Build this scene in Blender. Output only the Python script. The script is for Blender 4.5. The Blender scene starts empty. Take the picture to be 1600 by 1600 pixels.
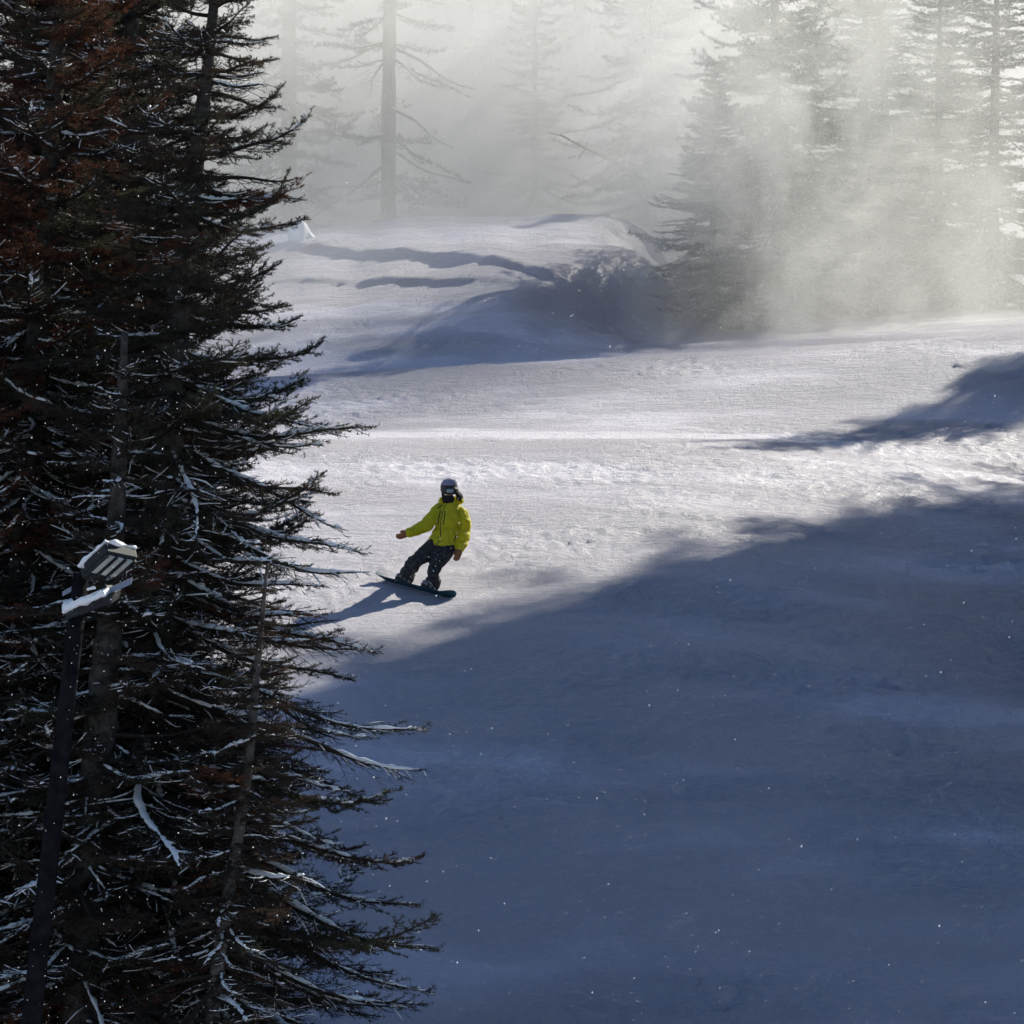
import bpy, bmesh, math, random
import numpy as np
from mathutils import Vector, Matrix
from mathutils.bvhtree import BVHTree

R = math.radians
scene = bpy.context.scene
COL = scene.collection

# ------------------------------------------------------------------ camera
F = 6288.0                       # focal length in pixels of the 1600 px photograph
cam_d = bpy.data.cameras.new('camera')
cam_d.sensor_width = 36.0
cam_d.lens = 36.0 * F / 1600.0
cam_d.clip_start = 0.5
cam_d.clip_end = 2000
cam = bpy.data.objects.new('camera', cam_d)
cam.rotation_euler = (R(90), 0, 0)
COL.objects.link(cam)
scene.camera = cam

# ------------------------------------------------------------------ sky + sun
SUN_AZ, SUN_EL = R(44), R(31)    # azimuth to the right of the view axis (+Y)
SUN = Vector((math.cos(SUN_EL) * math.sin(SUN_AZ), math.cos(SUN_EL) * math.cos(SUN_AZ), math.sin(SUN_EL)))
world = bpy.data.worlds.new('World')
scene.world = world
world.use_nodes = True
wn = world.node_tree
sky = wn.nodes.new('ShaderNodeTexSky')
sky.sky_type = 'NISHITA'
sky.sun_disc = False
sky.sun_elevation = SUN_EL
sky.sun_rotation = SUN_AZ
sky.altitude = 2500
sky.air_density = 1.0
sky.dust_density = 0.2
sky.ozone_density = 3.0
wn.nodes['Background'].inputs['Strength'].default_value = 0.083
wn.links.new(sky.outputs[0], wn.nodes['Background'].inputs['Color'])

sun_d = bpy.data.lights.new('sun', 'SUN')
sun_d.energy = 5.0
sun_d.angle = R(0.53)
sun_d.color = (1.0, 0.965, 0.81)
sun = bpy.data.objects.new('sun', sun_d)
sun.rotation_euler = (-SUN).to_track_quat('-Z', 'Y').to_euler()
sun.location = (30, 60, 60)
COL.objects.link(sun)

vs = scene.view_settings
vs.view_transform = 'Standard'
vs.look = 'None'
vs.gamma = 1.0
vs.use_curve_mapping = False
vs.exposure = 0.77

cy = scene.cycles
cy.use_denoising = True
cy.max_bounces = 5
cy.diffuse_bounces = 2
cy.glossy_bounces = 2
cy.transmission_bounces = 2
cy.transparent_max_bounces = 6
cy.volume_bounces = 2
cy.volume_step_rate = 4.0
cy.volume_max_steps = 128
cy.use_adaptive_sampling = True
cy.adaptive_threshold = 0.03

# ------------------------------------------------------------------ helpers
def ss(a, b, x):
    t = np.clip((np.asarray(x, float) - a) / (b - a), 0, 1)
    return t * t * (3 - 2 * t)

def _hash(ix, iy, iz, seed):
    h = (ix.astype(np.int64) * 374761393 + iy.astype(np.int64) * 668265263 + iz.astype(np.int64) * 1274126177 + seed * 974711) & 0x7fffffff
    h = ((h ^ (h >> 13)) * 1274126177) & 0x7fffffff
    h = ((h ^ (h >> 16)) * 668265263) & 0x7fffffff
    return ((h ^ (h >> 15)) & 0xffff) / 65535.0

def vnoise2(x, y, seed=0):
    ix = np.floor(x); iy = np.floor(y)
    fx = x - ix; fy = y - iy
    fx = fx * fx * (3 - 2 * fx); fy = fy * fy * (3 - 2 * fy)
    z = np.zeros_like(ix)
    a = _hash(ix, iy, z, seed); b = _hash(ix + 1, iy, z, seed)
    c = _hash(ix, iy + 1, z, seed); d = _hash(ix + 1, iy + 1, z, seed)
    return (a * (1 - fx) + b * fx) * (1 - fy) + (c * (1 - fx) + d * fx) * fy - 0.5

def fbm2(x, y, octs=4, seed=0, gain=0.5):
    s = 0; a = 1.0
    for o in range(octs):
        s = s + a * vnoise2(x * 2 ** o + 17.3 * o, y * 2 ** o - 9.1 * o, seed + o)
        a *= gain
    return s

def vnoise3(p, seed=0):
    i = np.floor(p); f = p - i
    f = f * f * (3 - 2 * f)
    s = 0
    for dx in (0, 1):
        for dy in (0, 1):
            for dz in (0, 1):
                w = (f[:, 0] if dx else 1 - f[:, 0]) * (f[:, 1] if dy else 1 - f[:, 1]) * (f[:, 2] if dz else 1 - f[:, 2])
                s = s + w * _hash(i[:, 0] + dx, i[:, 1] + dy, i[:, 2] + dz, seed)
    return s - 0.5

def mesh_arrays(name, v, f, mats=(), smooth=True, mat_index=None):
    """mesh from a vertex array and a list of (n,3)/(n,4) face arrays"""
    me = bpy.data.meshes.new(name)
    if not isinstance(f, (list, tuple)):
        f = [f]
    f = [np.asarray(a, np.int32) for a in f if len(a)]
    v = np.asarray(v, np.float32)
    me.vertices.add(len(v))
    me.vertices.foreach_set('co', v.ravel())
    loops = np.concatenate([a.ravel() for a in f]) if f else np.zeros(0, np.int32)
    tot = np.concatenate([np.full(len(a), a.shape[1], np.int32) for a in f]) if f else np.zeros(0, np.int32)
    me.loops.add(len(loops))
    me.loops.foreach_set('vertex_index', loops)
    me.polygons.add(len(tot))
    me.polygons.foreach_set('loop_start', np.concatenate([[0], np.cumsum(tot)[:-1]]).astype(np.int32))
    me.polygons.foreach_set('use_smooth', np.full(len(tot), smooth))
    for m in mats:
        me.materials.append(m)
    if mat_index is not None:
        me.polygons.foreach_set('material_index', np.asarray(mat_index, np.int32))
    me.update(calc_edges=True)
    me.validate()
    return me

class Buf:
    def __init__(self):
        self.v = []; self.t = []; self.q = []; self.n = 0
    def add(self, v, tris=None, quads=None):
        v = np.asarray(v, float).reshape(-1, 3)
        if tris is not None and len(tris): self.t.append(np.asarray(tris, int).reshape(-1, 3) + self.n)
        if quads is not None and len(quads): self.q.append(np.asarray(quads, int).reshape(-1, 4) + self.n)
        self.v.append(v); self.n += len(v)
    def arrays(self):
        v = np.concatenate(self.v) if self.v else np.zeros((0, 3))
        t = np.concatenate(self.t) if self.t else np.zeros((0, 3), int)
        q = np.concatenate(self.q) if self.q else np.zeros((0, 4), int)
        return v, t, q
    def tube(self, path, rad, sides=6, cap=True, flat=1.0, up=(0, 0, 1)):
        path = np.asarray(path, float); n = len(path)
        rad = np.broadcast_to(np.asarray(rad, float), (n,))
        tan = np.gradient(path, axis=0)
        tan /= np.linalg.norm(tan, axis=1)[:, None] + 1e-9
        upv = np.broadcast_to(np.asarray(up, float), (n, 3))
        s = np.cross(tan, upv)
        bad = np.linalg.norm(s, axis=1) < 0.05
        s[bad] = np.cross(tan[bad], np.array([0, 1.0, 0.1]))
        s /= np.linalg.norm(s, axis=1)[:, None]
        u = np.cross(s, tan)
        a = np.linspace(0, 2 * math.pi, sides, endpoint=False)
        ring = np.cos(a)[None, :, None] * s[:, None, :] + flat * np.sin(a)[None, :, None] * u[:, None, :]
        v = path[:, None, :] + ring * rad[:, None, None]
        k = np.arange(sides); k2 = (k + 1) % sides
        quads = np.concatenate([np.stack([i * sides + k, i * sides + k2, (i + 1) * sides + k2, (i + 1) * sides + k], 1) for i in range(n - 1)])
        v = v.reshape(-1, 3); tris = None
        if cap:
            v = np.concatenate([v, path[:1], path[-1:]])
            c0 = n * sides; c1 = c0 + 1
            tris = np.concatenate([np.stack([k2, k, np.full(sides, c0)], 1), np.stack([(n - 1) * sides + k, (n - 1) * sides + k2, np.full(sides, c1)], 1)])
        self.add(v, tris, quads)
    def box(self, c, u, w, n):
        """box centred at c with half-axes u, w, n"""
        c, u, w, n = (np.asarray(a, float) for a in (c, u, w, n))
        v = [c + a * u + b * w + d * n for d in (-1, 1) for b in (-1, 1) for a in (-1, 1)]
        if np.dot(np.cross(u, w), n) < 0:
            q = [(0, 1, 3, 2), (4, 6, 7, 5), (0, 4, 5, 1), (2, 3, 7, 6), (0, 2, 6, 4), (1, 5, 7, 3)]
        else:
            q = [(0, 2, 3, 1), (4, 5, 7, 6), (0, 1, 5, 4), (2, 6, 7, 3), (0, 4, 6, 2), (1, 3, 7, 5)]
        self.add(v, None, q)
    def ball(self, c, r, seg=14, rings=8, basis=None):
        th = np.linspace(0, math.pi, rings + 1)[1:-1]; ph = np.linspace(0, 2 * math.pi, seg, endpoint=False)
        u = np.concatenate([[[0, 0, 1.0]], np.stack([(np.sin(th)[:, None] * np.cos(ph)).ravel(), (np.sin(th)[:, None] * np.sin(ph)).ravel(), np.repeat(np.cos(th), seg)], 1), [[0, 0, -1.0]]])
        u = u * np.asarray(r, float)
        if basis is not None: u = u @ np.asarray(basis, float)
        m = len(th); k = np.arange(seg); k2 = (k + 1) % seg
        t = [np.stack([np.zeros(seg, int), 1 + k, 1 + k2], 1), np.stack([np.full(seg, 1 + m * seg), 1 + (m - 1) * seg + k2, 1 + (m - 1) * seg + k], 1)]
        q = [np.stack([1 + i * seg + k, 1 + (i + 1) * seg + k, 1 + (i + 1) * seg + k2, 1 + i * seg + k2], 1) for i in range(m - 1)]
        self.add(u + np.asarray(c, float), np.concatenate(t), np.concatenate(q) if q else None)
    def mesh(self, name, mats=(), smooth=True):
        v, t, q = self.arrays()
        return mesh_arrays(name, v, [t, q], mats, smooth)

def link(name, data, parent=None, **props):
    o = bpy.data.objects.new(name, data)
    COL.objects.link(o)
    if parent is not None: o.parent = parent
    for k, val in props.items(): o[k] = val
    return o

def P(px, py, d):
    """world point seen at pixel (px, py) of the 1600 px photograph, d metres away"""
    return np.array([(px - 800) / F * d, d, (800 - py) / F * d])

# ------------------------------------------------------------------ materials
def mat(name, col, rough=0.8, spec=0.3, noise=None, bump=None, col2=None, metallic=0.0, trans=None):
    m = bpy.data.materials.new(name); m.use_nodes = True
    nt = m.node_tree; b = nt.nodes['Principled BSDF']
    b.inputs['Roughness'].default_value = rough
    b.inputs['Specular IOR Level'].default_value = spec
    b.inputs['Metallic'].default_value = metallic
    b.inputs['Base Color'].default_value = (*col, 1)
    tc = nt.nodes.new('ShaderNodeTexCoord')
    if noise and col2:
        n = nt.nodes.new('ShaderNodeTexNoise'); n.inputs['Scale'].default_value = noise; n.inputs['Detail'].default_value = 4
        nt.links.new(tc.outputs['Object'], n.inputs['Vector'])
        r = nt.nodes.new('ShaderNodeValToRGB')
        r.color_ramp.elements[0].position = 0.35; r.color_ramp.elements[1].position = 0.68
        r.color_ramp.elements[0].color = (*col, 1); r.color_ramp.elements[1].color = (*col2, 1)
        nt.links.new(n.outputs['Fac'], r.inputs['Fac']); nt.links.new(r.outputs['Color'], b.inputs['Base Color'])
    if bump:
        sc, st, ds = bump
        n = nt.nodes.new('ShaderNodeTexNoise'); n.inputs['Scale'].default_value = sc; n.inputs['Detail'].default_value = 4
        nt.links.new(tc.outputs['Object'], n.inputs['Vector'])
        bp = nt.nodes.new('ShaderNodeBump'); bp.inputs['Strength'].default_value = st; bp.inputs['Distance'].default_value = ds
        nt.links.new(n.outputs['Fac'], bp.inputs['Height']); nt.links.new(bp.outputs['Normal'], b.inputs['Normal'])
    if trans:
        t = nt.nodes.new('ShaderNodeBsdfTranslucent'); t.inputs['Color'].default_value = (*trans, 1)
        mx = nt.nodes.new('ShaderNodeMixShader'); mx.inputs[0].default_value = 0.3
        out = nt.nodes['Material Output']
        nt.links.new(b.outputs[0], mx.inputs[1]); nt.links.new(t.outputs[0], mx.inputs[2]); nt.links.new(mx.outputs[0], out.inputs['Surface'])
    return m

def snow_ground_mat():
    m = bpy.data.materials.new('wind_packed_snow'); m.use_nodes = True
    nt = m.node_tree; N = nt.nodes; Lk = nt.links
    b = N['Principled BSDF']
    b.inputs['Roughness'].default_value = 0.5
    b.inputs['Specular IOR Level'].default_value = 0.35
    tc = N.new('ShaderNodeTexCoord')
    def noise(scale, detail, rough, st=(1, 1, 1), rot=0):
        mp = N.new('ShaderNodeMapping'); mp.inputs['Scale'].default_value = st; mp.inputs['Rotation'].default_value = (0, 0, rot)
        Lk.new(tc.outputs['Object'], mp.inputs['Vector'])
        n = N.new('ShaderNodeTexNoise'); n.inputs['Scale'].default_value = scale; n.inputs['Detail'].default_value = detail; n.inputs['Roughness'].default_value = rough
        Lk.new(mp.outputs[0], n.inputs['Vector'])
        return n.outputs['Fac']
    def mth(op, a, c):
        x = N.new('ShaderNodeMath'); x.operation = op
        for i, q in enumerate((a, c)):
            if isinstance(q, (int, float)): x.inputs[i].default_value = q
            else: Lk.new(q, x.inputs[i])
        return x.outputs[0]
    chunk = noise(8, 8, 0.8)
    streak = noise(5, 4, 0.6, (0.35, 1.6, 1), R(14))
    patch = noise(0.32, 3, 0.55, (0.5, 1.0, 1), R(10))
    rmp = N.new('ShaderNodeMapRange'); rmp.inputs['From Min'].default_value = 0.40; rmp.inputs['From Max'].default_value = 0.62
    rmp.inputs['To Min'].default_value = 0.25
    Lk.new(patch, rmp.inputs['Value'])
    h = mth('MULTIPLY', mth('ADD', mth('MULTIPLY', chunk, 0.8), mth('MULTIPLY', streak, 0.55)), rmp.outputs[0])
    gr = noise(16, 5, 0.85)
    rp = N.new('ShaderNodeValToRGB'); rp.color_ramp.elements[0].position = 0.36; rp.color_ramp.elements[1].position = 0.60
    rp.color_ramp.elements[0].color = (0.79, 0.742, 0.87, 1); rp.color_ramp.elements[1].color = (0.93, 0.872, 0.975, 1)
    Lk.new(gr, rp.inputs['Fac']); Lk.new(rp.outputs['Color'], b.inputs['Base Color'])
    bp = N.new('ShaderNodeBump'); bp.inputs['Strength'].default_value = 1.0; bp.inputs['Distance'].default_value = 0.58
    Lk.new(h, bp.inputs['Height']); Lk.new(bp.outputs['Normal'], b.inputs['Normal'])
    return m

M = {}
M['snow_ground'] = snow_ground_mat()
M['snow'] = mat('settled_snow', (0.85, 0.86, 0.88), 0.6, 0.3, bump=(30, 0.6, 0.01))
M['bark'] = mat('spruce_bark', (0.035, 0.031, 0.028), 0.95, 0.1, noise=14, col2=(0.085, 0.076, 0.068), bump=(28, 1.0, 0.02))
M['dead_wood'] = mat('weathered_dead_wood', (0.05, 0.045, 0.04), 0.95, 0.1, noise=9, col2=(0.14, 0.125, 0.115), bump=(30, 0.8, 0.01))
M['twig'] = mat('twig_bark', (0.035, 0.028, 0.024), 0.95, 0.1)
M['needle'] = mat('spruce_needles', (0.027, 0.029, 0.022), 0.7, 0.25, noise=3.0, col2=(0.055, 0.050, 0.038), trans=(0.045, 0.05, 0.022))
M['needle_brown'] = mat('browned_needles', (0.075, 0.032, 0.018), 0.8, 0.2, noise=3.0, col2=(0.15, 0.055, 0.030), trans=(0.11, 0.045, 0.025))
M['needle_dull'] = mat('dull_brownish_needles', (0.036, 0.030, 0.024), 0.8, 0.2, noise=3.0, col2=(0.065, 0.047, 0.035), trans=(0.065, 0.04, 0.026))
M['far_needle'] = mat('far_spruce_needles', (0.025, 0.035, 0.028), 0.8, 0.2, noise=0.6, col2=(0.06, 0.065, 0.05))

# ------------------------------------------------------------------ terrain
KN = np.array([(-60, -22), (20, -11.2), (43, -5.47), (50.3, -3.6), (60, -1.19), (69.2, 1.04), (70.4, 1.19), (75.6, 1.48), (77.7, 1.90), (80.4, 2.66), (81.8, 2.84), (83.4, 2.72), (85, 2.95), (92, 3.9), (100, 5.0), (112, 7.5), (130, 15), (170, 40), (420, 190)])
_yy = np.arange(-60, 420, 0.1)
_gz = np.interp(_yy, KN[:, 0], KN[:, 1])
_k = np.exp(-0.5 * (np.arange(-30, 31) / 9.0) ** 2); _k /= _k.sum()
_gz = np.convolve(np.pad(_gz, 30, mode='edge'), _k, mode='valid')
BK = np.array([(80, 0), (84.2, 0.0), (86.6, 1.15), (90.5, 1.75), (96.0, 2.50), (97.3, 2.45), (101, 1.6), (112, 0)])
_bz = np.interp(_yy, BK[:, 0], BK[:, 1])
_bz = np.convolve(np.pad(_bz, 30, mode='edge'), np.exp(-0.5 * (np.arange(-30, 31) / 4.0) ** 2) / np.exp(-0.5 * (np.arange(-30, 31) / 4.0) ** 2).sum(), mode='valid')

def dune(x, y, pts, wl, ws, wob=.25, fq=.9):
    """a wind drift: ridge y(x), height h(x), short steep face towards -y, long tail towards +y"""
    pts = np.asarray(pts, float)
    yr = np.interp(x, pts[:, 0], pts[:, 1]); h = np.interp(x, pts[:, 0], pts[:, 2], left=0, right=0)
    u = y - yr + wob * fbm2(x * fq, y * 0.3, 3, 31)
    return h * np.where(u < 0, ss(-wl, 0, u), np.exp(-np.maximum(u, 0) / ws))

def ground_base(x, y):
    x = np.asarray(x, float); y = np.asarray(y, float)
    z = np.interp(y, _yy, _gz)
    xt = np.clip(x, -16, 26)
    z = z + 0.058 * (xt + 4.3) * ss(73, 80, y) * (1 - 0.6 * ss(84, 100, y))
    z = z - 0.10 * (np.log1p(np.exp(np.clip(xt - 3.0, -20, 30) * 1.2)) / 1.2) * ss(44, 58, y) * ss(79, 70, y)
    mb = ss(5.0, 2.0, x + 2.3 * ss(91, 86, y) + 1.5 * fbm2(x * 0.5, y * 0.5, 4, 5)) * (0.94 + 0.25 * fbm2(x * 0.25, y * 0.02, 3, 77))
    z = z + np.interp(y - 0.06 * (x + 2) ** 2 * 0.12, _yy, _bz) * mb
    return z

def ground(x, y):
    x, y = np.broadcast_arrays(np.asarray(x, float), np.asarray(y, float))
    z = ground_base(x, y)
    # drifts on the bank
    z = z + dune(x, y, [(-7.5, 95.5, 0), (-5.2, 94.3, .12), (-4.0, 93.0, .17), (-1.1, 90.6, .17), (1.0, 88.8, .16), (2.6, 87.6, 0)], 0.5, 2.6, .35, .5)
    z = z + dune(x, y, [(-6.5, 90.8, 0), (-4.6, 90.2, .08), (-2.2, 89.2, .11), (0.2, 88.0, .09), (1.6, 87.4, 0)], 0.4, 1.6, .5, .6)
    # the roll that runs in from the right
    z = z + dune(x, y, [(0.4, 70.2, 0), (2.6, 71.2, .05), (5.0, 72.6, .14), (9.5, 74.6, .24), (16, 76.6, .24), (24, 78, 0)], 1.5, 3.2, .4, .15)
    return z

tracks_px = [[(1325, 712), (1380, 720), (1425, 738), (1490, 772)], [(1358, 712), (1430, 726), (1470, 746), (1512, 770)],
             [(1050, 795), (1120, 792), (1200, 803), (1345, 845)], [(880, 792), (1000, 800), (1130, 812), (1240, 838)],
             [(1010, 822), (1120, 830), (1200, 850)], [(560, 803), (640, 806), (700, 800)],
             [(1480, 722), (1600, 748)], [(1520, 712), (1600, 730)], [(720, 936), (820, 900), (960, 876), (1060, 862)],
             [(520, 1000), (640, 1004), (770, 1030)], [(510, 1016), (640, 1026), (800, 1062)], [(520, 1040), (620, 1048), (740, 1078)], [(900, 752), (1040, 756), (1180, 775)], [(1180, 716), (1300, 726), (1420, 760)], [(1400, 720), (1500, 742), (1590, 770)],
             [(960, 742), (1100, 738), (1260, 745)], [(620, 742), (760, 748), (880, 766)], [(800, 830), (900, 838), (1000, 860)], [(500, 720), (640, 716), (800, 724)], [(1240, 776), (1330, 770), (1420, 778)], [(760, 868), (850, 850), (980, 838)]]

def cast(px, py, fn=ground_base, d0=38, d1=81.5):
    """ground point seen at a pixel (nearest)"""
    d = np.arange(d0, d1, 0.05)
    zr = (800 - py) / F * d; zg = fn((px - 800) / F * d, d)
    i = np.argmax(zg >= zr)
    return np.array([(px - 800) / F * d[i], d[i]])

def axis_samples(lo, a, b, hi, step, grow=1.22):
    mid = np.arange(a, b, step)
    l = []; x = a; s = step
    while x > lo: s *= grow; x -= s; l.append(x)
    r = []; x = mid[-1]; s = step
    while x < hi: s *= grow; x += s; r.append(x)
    return np.array(l[::-1] + list(mid) + r)

gx = axis_samples(-300, -10.5, 11.5, 300, 0.05)
gy = np.concatenate([axis_samples(-60, 42, 82, 82.1, 0.07)[:-1], axis_samples(82.2, 82.3, 98, 420, 0.085)[1:]])
gy = np.unique(np.round(gy, 3))
X, Y = np.meshgrid(gx, gy)
Z = ground(X, Y)
near = ss(-14, -11, X) * ss(14.5, 12, X) * ss(38, 43, Y) * ss(101, 96, Y)
wx = X * 0.97 + Y * 0.24; wy = -X * 0.24 + Y * 0.97
Z += near * (0.045 * fbm2(wx * 0.35, wy * 0.8, 3, 3) + 0.022 * fbm2(wx * 0.9, wy * 3.4, 3, 9) * ss(-.25, .2, fbm2(X * .3, Y * .2, 2, 21)) + ss(84, 81, Y) * (0.036 * fbm2(X * 6.5 + Y * 1.2, Y * 6.5, 2, 12, .7) + 0.007 * fbm2(X * 2.2, Y * 5.0, 2, 15)) * (0.3 + ss(-.22, .22, fbm2(X * .35, Y * .5, 3, 22))))
bankm = near * ss(83, 85, Y) * ss(5, 2, X)
rid = 1 - np.abs(2 * vnoise2(wx * 0.45 + 0.6 * fbm2(X * .5, Y * .5, 2, 61), wy * 1.15, 41))
Z += bankm * (0.03 * (rid - 0.5) + 0.10 * fbm2(wx * 0.45, wy * 1.7, 4, 55))
for ti, tr in enumerate(tracks_px):
    pts = np.array([cast(*p) for p in tr])
    t = np.linspace(0, len(pts) - 1, 40)
    pl = np.stack([np.interp(t, np.arange(len(pts)), pts[:, k]) for k in (0, 1)], 1)
    bx = (X > pl[:, 0].min() - .6) & (X < pl[:, 0].max() + .6) & (Y > pl[:, 1].min() - .6) & (Y < pl[:, 1].max() + .6)
    q = np.stack([X[bx], Y[bx]], 1)
    dd = np.full(len(q), 9.0)
    for a, b in zip(pl[:-1], pl[1:]):
        ab = b - a; tt = np.clip(((q - a) @ ab) / (ab @ ab + 1e-9), 0, 1)
        dd = np.minimum(dd, np.linalg.norm(q - a - tt[:, None] * ab, axis=1))
    Z[bx] += (0.030 if ti < 9 else 0.018) * np.exp(-((dd - 0.08) / 0.09) ** 2)
ny, nx = X.shape
idx = np.arange(ny * nx).reshape(ny, nx)
quads = np.stack([idx[:-1, :-1].ravel(), idx[:-1, 1:].ravel(), idx[1:, 1:].ravel(), idx[1:, :-1].ravel()], 1)
me = mesh_arrays('snow_slope', np.stack([X.ravel(), Y.ravel(), Z.ravel()], 1), [quads], [M['snow_ground']])
link('snow_slope', me, kind='structure', label='wind-scoured snow slope with drifts and a shaded lower piste')

def gz(x, y): return float(ground(np.array([x]), np.array([y]))[0])

# ------------------------------------------------------------------ spruce branches (library)
def unit(v): return v / (np.linalg.norm(v) + 1e-9)

def add_needles(buf, rng, path, dens, nl, nw):
    seg = np.diff(path, axis=0); sl = np.linalg.norm(seg, axis=1); tot = sl.sum()
    n = int(tot * dens * rng.uniform(.8, 1.2)) + 2
    s = rng.uniform(0.04, 1, n) * tot
    c = np.concatenate([[0], np.cumsum(sl)])
    i = np.clip(np.searchsorted(c, s) - 1, 0, len(seg) - 1)
    p = path[i] + seg[i] * ((s - c[i]) / (sl[i] + 1e-9))[:, None]
    d = seg[i] / (sl[i][:, None] + 1e-9)
    r = rng.normal(size=(n, 3)); r[:, 2] += 0.45
    r -= (r * d).sum(1)[:, None] * d
    r /= np.linalg.norm(r, axis=1)[:, None] + 1e-9
    dirn = d * 0.55 + r * 0.83
    l = nl * rng.uniform(.65, 1.15, n)
    side = np.cross(dirn, rng.normal(size=(n, 3))); side /= np.linalg.norm(side, axis=1)[:, None] + 1e-9
    a = p + side * nw * 0.5; b = p - side * nw * 0.5; t = p + dirn * l[:, None]
    v = np.stack([a, b, t], 1).reshape(-1, 3)
    buf.add(v, np.arange(3 * n).reshape(-1, 3))

def gen_branch(seed, L, kind, lo=False):
    """one branch along +X from the origin; returns wood, needles, snow buffers"""
    rng = np.random.default_rng(seed)
    wood, ndl, snow = Buf(), Buf(), Buf()
    n = 10; t = np.linspace(0, 1, n)
    sag = rng.uniform(.10, .30); lift = rng.uniform(.10, .26)
    if kind != 'green': lift *= 0.35; sag *= 1.25
    ax = np.stack([L * t, L * (0.05 * np.sin(t * 5 + rng.uniform(0, 6)) + 0.06 * rng.normal() * t ** 2), L * (-sag * t * 1.1 + lift * 1.6 * t ** 3 + .018 * np.sin(t * 9 + rng.uniform(0, 6)))], 1)
    r0 = 0.010 + 0.011 * L
    rad = r0 * (1 - t) ** 0.8 + 0.0035
    wood.tube(ax, rad, 4 if lo else 6)
    def at(u):
        u = min(max(u, 0), 1); k = u * (n - 1); i = min(int(k), n - 2)
        return ax[i] + (ax[i + 1] - ax[i]) * (k - i), unit(ax[i + 1] - ax[i])
    nt_ = max(6, int(L * (9 if lo else 21)) + 5)
    dens = {'green': 230, 'sparse': 110, 'dead': 0}[kind]; nl, nw = 0.031, 0.0062
    if lo: dens *= 0.20; nl, nw = 0.10, 0.026
    for k in range(nt_):
        u = 0.10 + 0.89 * (max(0.0, k + rng.uniform(-.4, .4)) / nt_) ** 0.9
        p, d = at(u)
        sd = 1 if k % 2 else -1
        side = unit(np.array([-d[1], d[0], 0])) * sd
        ang = R(rng.uniform(38, 66))
        l = (0.40 * L ** 0.8 * max(0.0, 1 - u) ** 0.75 + 0.07) * rng.uniform(.6, 1.15)
        if kind == 'dead': l *= rng.uniform(.5, 1.2)
        dr = unit(d * math.cos(ang) + side * math.sin(ang) + np.array([0, 0, rng.uniform(-.32, .10)]))
        m = 5; s = np.linspace(0, 1, m)[:, None]
        up = np.array([0, 0, 1.0]) * (rng.uniform(.0, .28) if kind != 'dead' else rng.uniform(-.4, .12))
        tw = p + dr * l * s + up * l * s ** 2 + rng.normal(size=3) * 0.05 * l * np.sin(s * 3)
        wood.tube(tw, (0.0035 + 0.004 * l) * (1 - 0.75 * s[:, 0]), 3, cap=False)
        if not lo and rng.uniform() < .36:
            tp = tw[:4] if rng.uniform() < .5 else tw[1:]
            rs_ = (.0035 + .006 * l ** .5) * rng.uniform(.6, 1.3)
            snow.tube(tp + np.array([0, 0, .004 + rs_ * .5]), rs_ * np.array([.5, 1.1, rng.uniform(.6, 1.2), .35]), 5, flat=.75)
        if dens and u > 0.16 and rng.uniform() > (.05 if kind == 'green' else .3):
            add_needles(ndl, rng, tw, dens, nl, nw)
        ns = int(l * (9 if lo else 19))
        for j in range(ns):
            w = rng.uniform(.15, .95); i = min(int(w * (m - 1)), m - 2)
            q = tw[i] + (tw[i + 1] - tw[i]) * (w * (m - 1) - i); dd = unit(tw[i + 1] - tw[i])
            sv = unit(np.cross(dd, [0, 0, 1])) * (1 if j % 2 else -1)
            sl = l * 0.42 * (1 - w) * rng.uniform(.5, 1.2) + 0.035
            sdr = unit(dd * 0.7 + sv * 0.75 + np.array([0, 0, rng.uniform(-.5, .3)]))
            sp = np.stack([q, q + sdr * sl * .5 + np.array([0, 0, -.02 * sl]), q + sdr * sl + np.array([0, 0, .12 * sl])])
            wood.tube(sp, [0.0028, 0.0022, 0.0014], 3, cap=False)
            if dens and rng.uniform() > (.08 if kind == 'green' else .4):
                add_needles(ndl, rng, sp, dens, nl, nw)
    if dens: add_needles(ndl, rng, ax[3:], dens * 1.2, nl, nw)
    # snow lying along the limb, in broken runs
    u = rng.uniform(.03, .15)
    while u < 0.93:
        ln = rng.uniform(.14, .55); e = min(u + ln, .97)
        mm = 17 if not lo else 5
        us = np.linspace(u, e, mm)
        pc = np.array([at(q)[0] for q in us])
        env = np.sin(np.linspace(0.10, math.pi - 0.10, mm)) ** 0.5
        rs = (0.011 + 0.0075 * L) * env * rng.uniform(.55, 1.25) * (1 + .45 * np.array([rng.uniform(-1, 1) for _ in us]))
        rs *= (1.25 - .6 * us)
        pc[:, 2] += r0 * (1 - us) + rs * 0.42
        pc[:, 1] += rng.normal(size=mm) * 0.004
        snow.tube(pc, np.maximum(rs, .003), 8 if not lo else 5, flat=0.8)
        u = e + rng.uniform(.01, .10)
    for k in range(int(L * 2)):
        p, d = at(rng.uniform(.25, .95))
        o = np.array([rng.normal() * .05, rng.normal() * .10 * L ** .7, 0.01]); rr = rng.uniform(.007, .020) * (1 if not lo else 2.2)
        b = Buf(); b.ball((0, 0, 0), (rr * rng.uniform(1, 3.2), rr * rng.uniform(.8, 1.8), rr * .6), 7 if not lo else 5, 5 if not lo else 3)
        v, tt, qq = b.arrays(); v = v * (1 + .5 * rng.uniform(-.5, .5, (len(v), 1)))
        snow.add(v + p + o, tt, qq)
    return wood, ndl, snow

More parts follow.
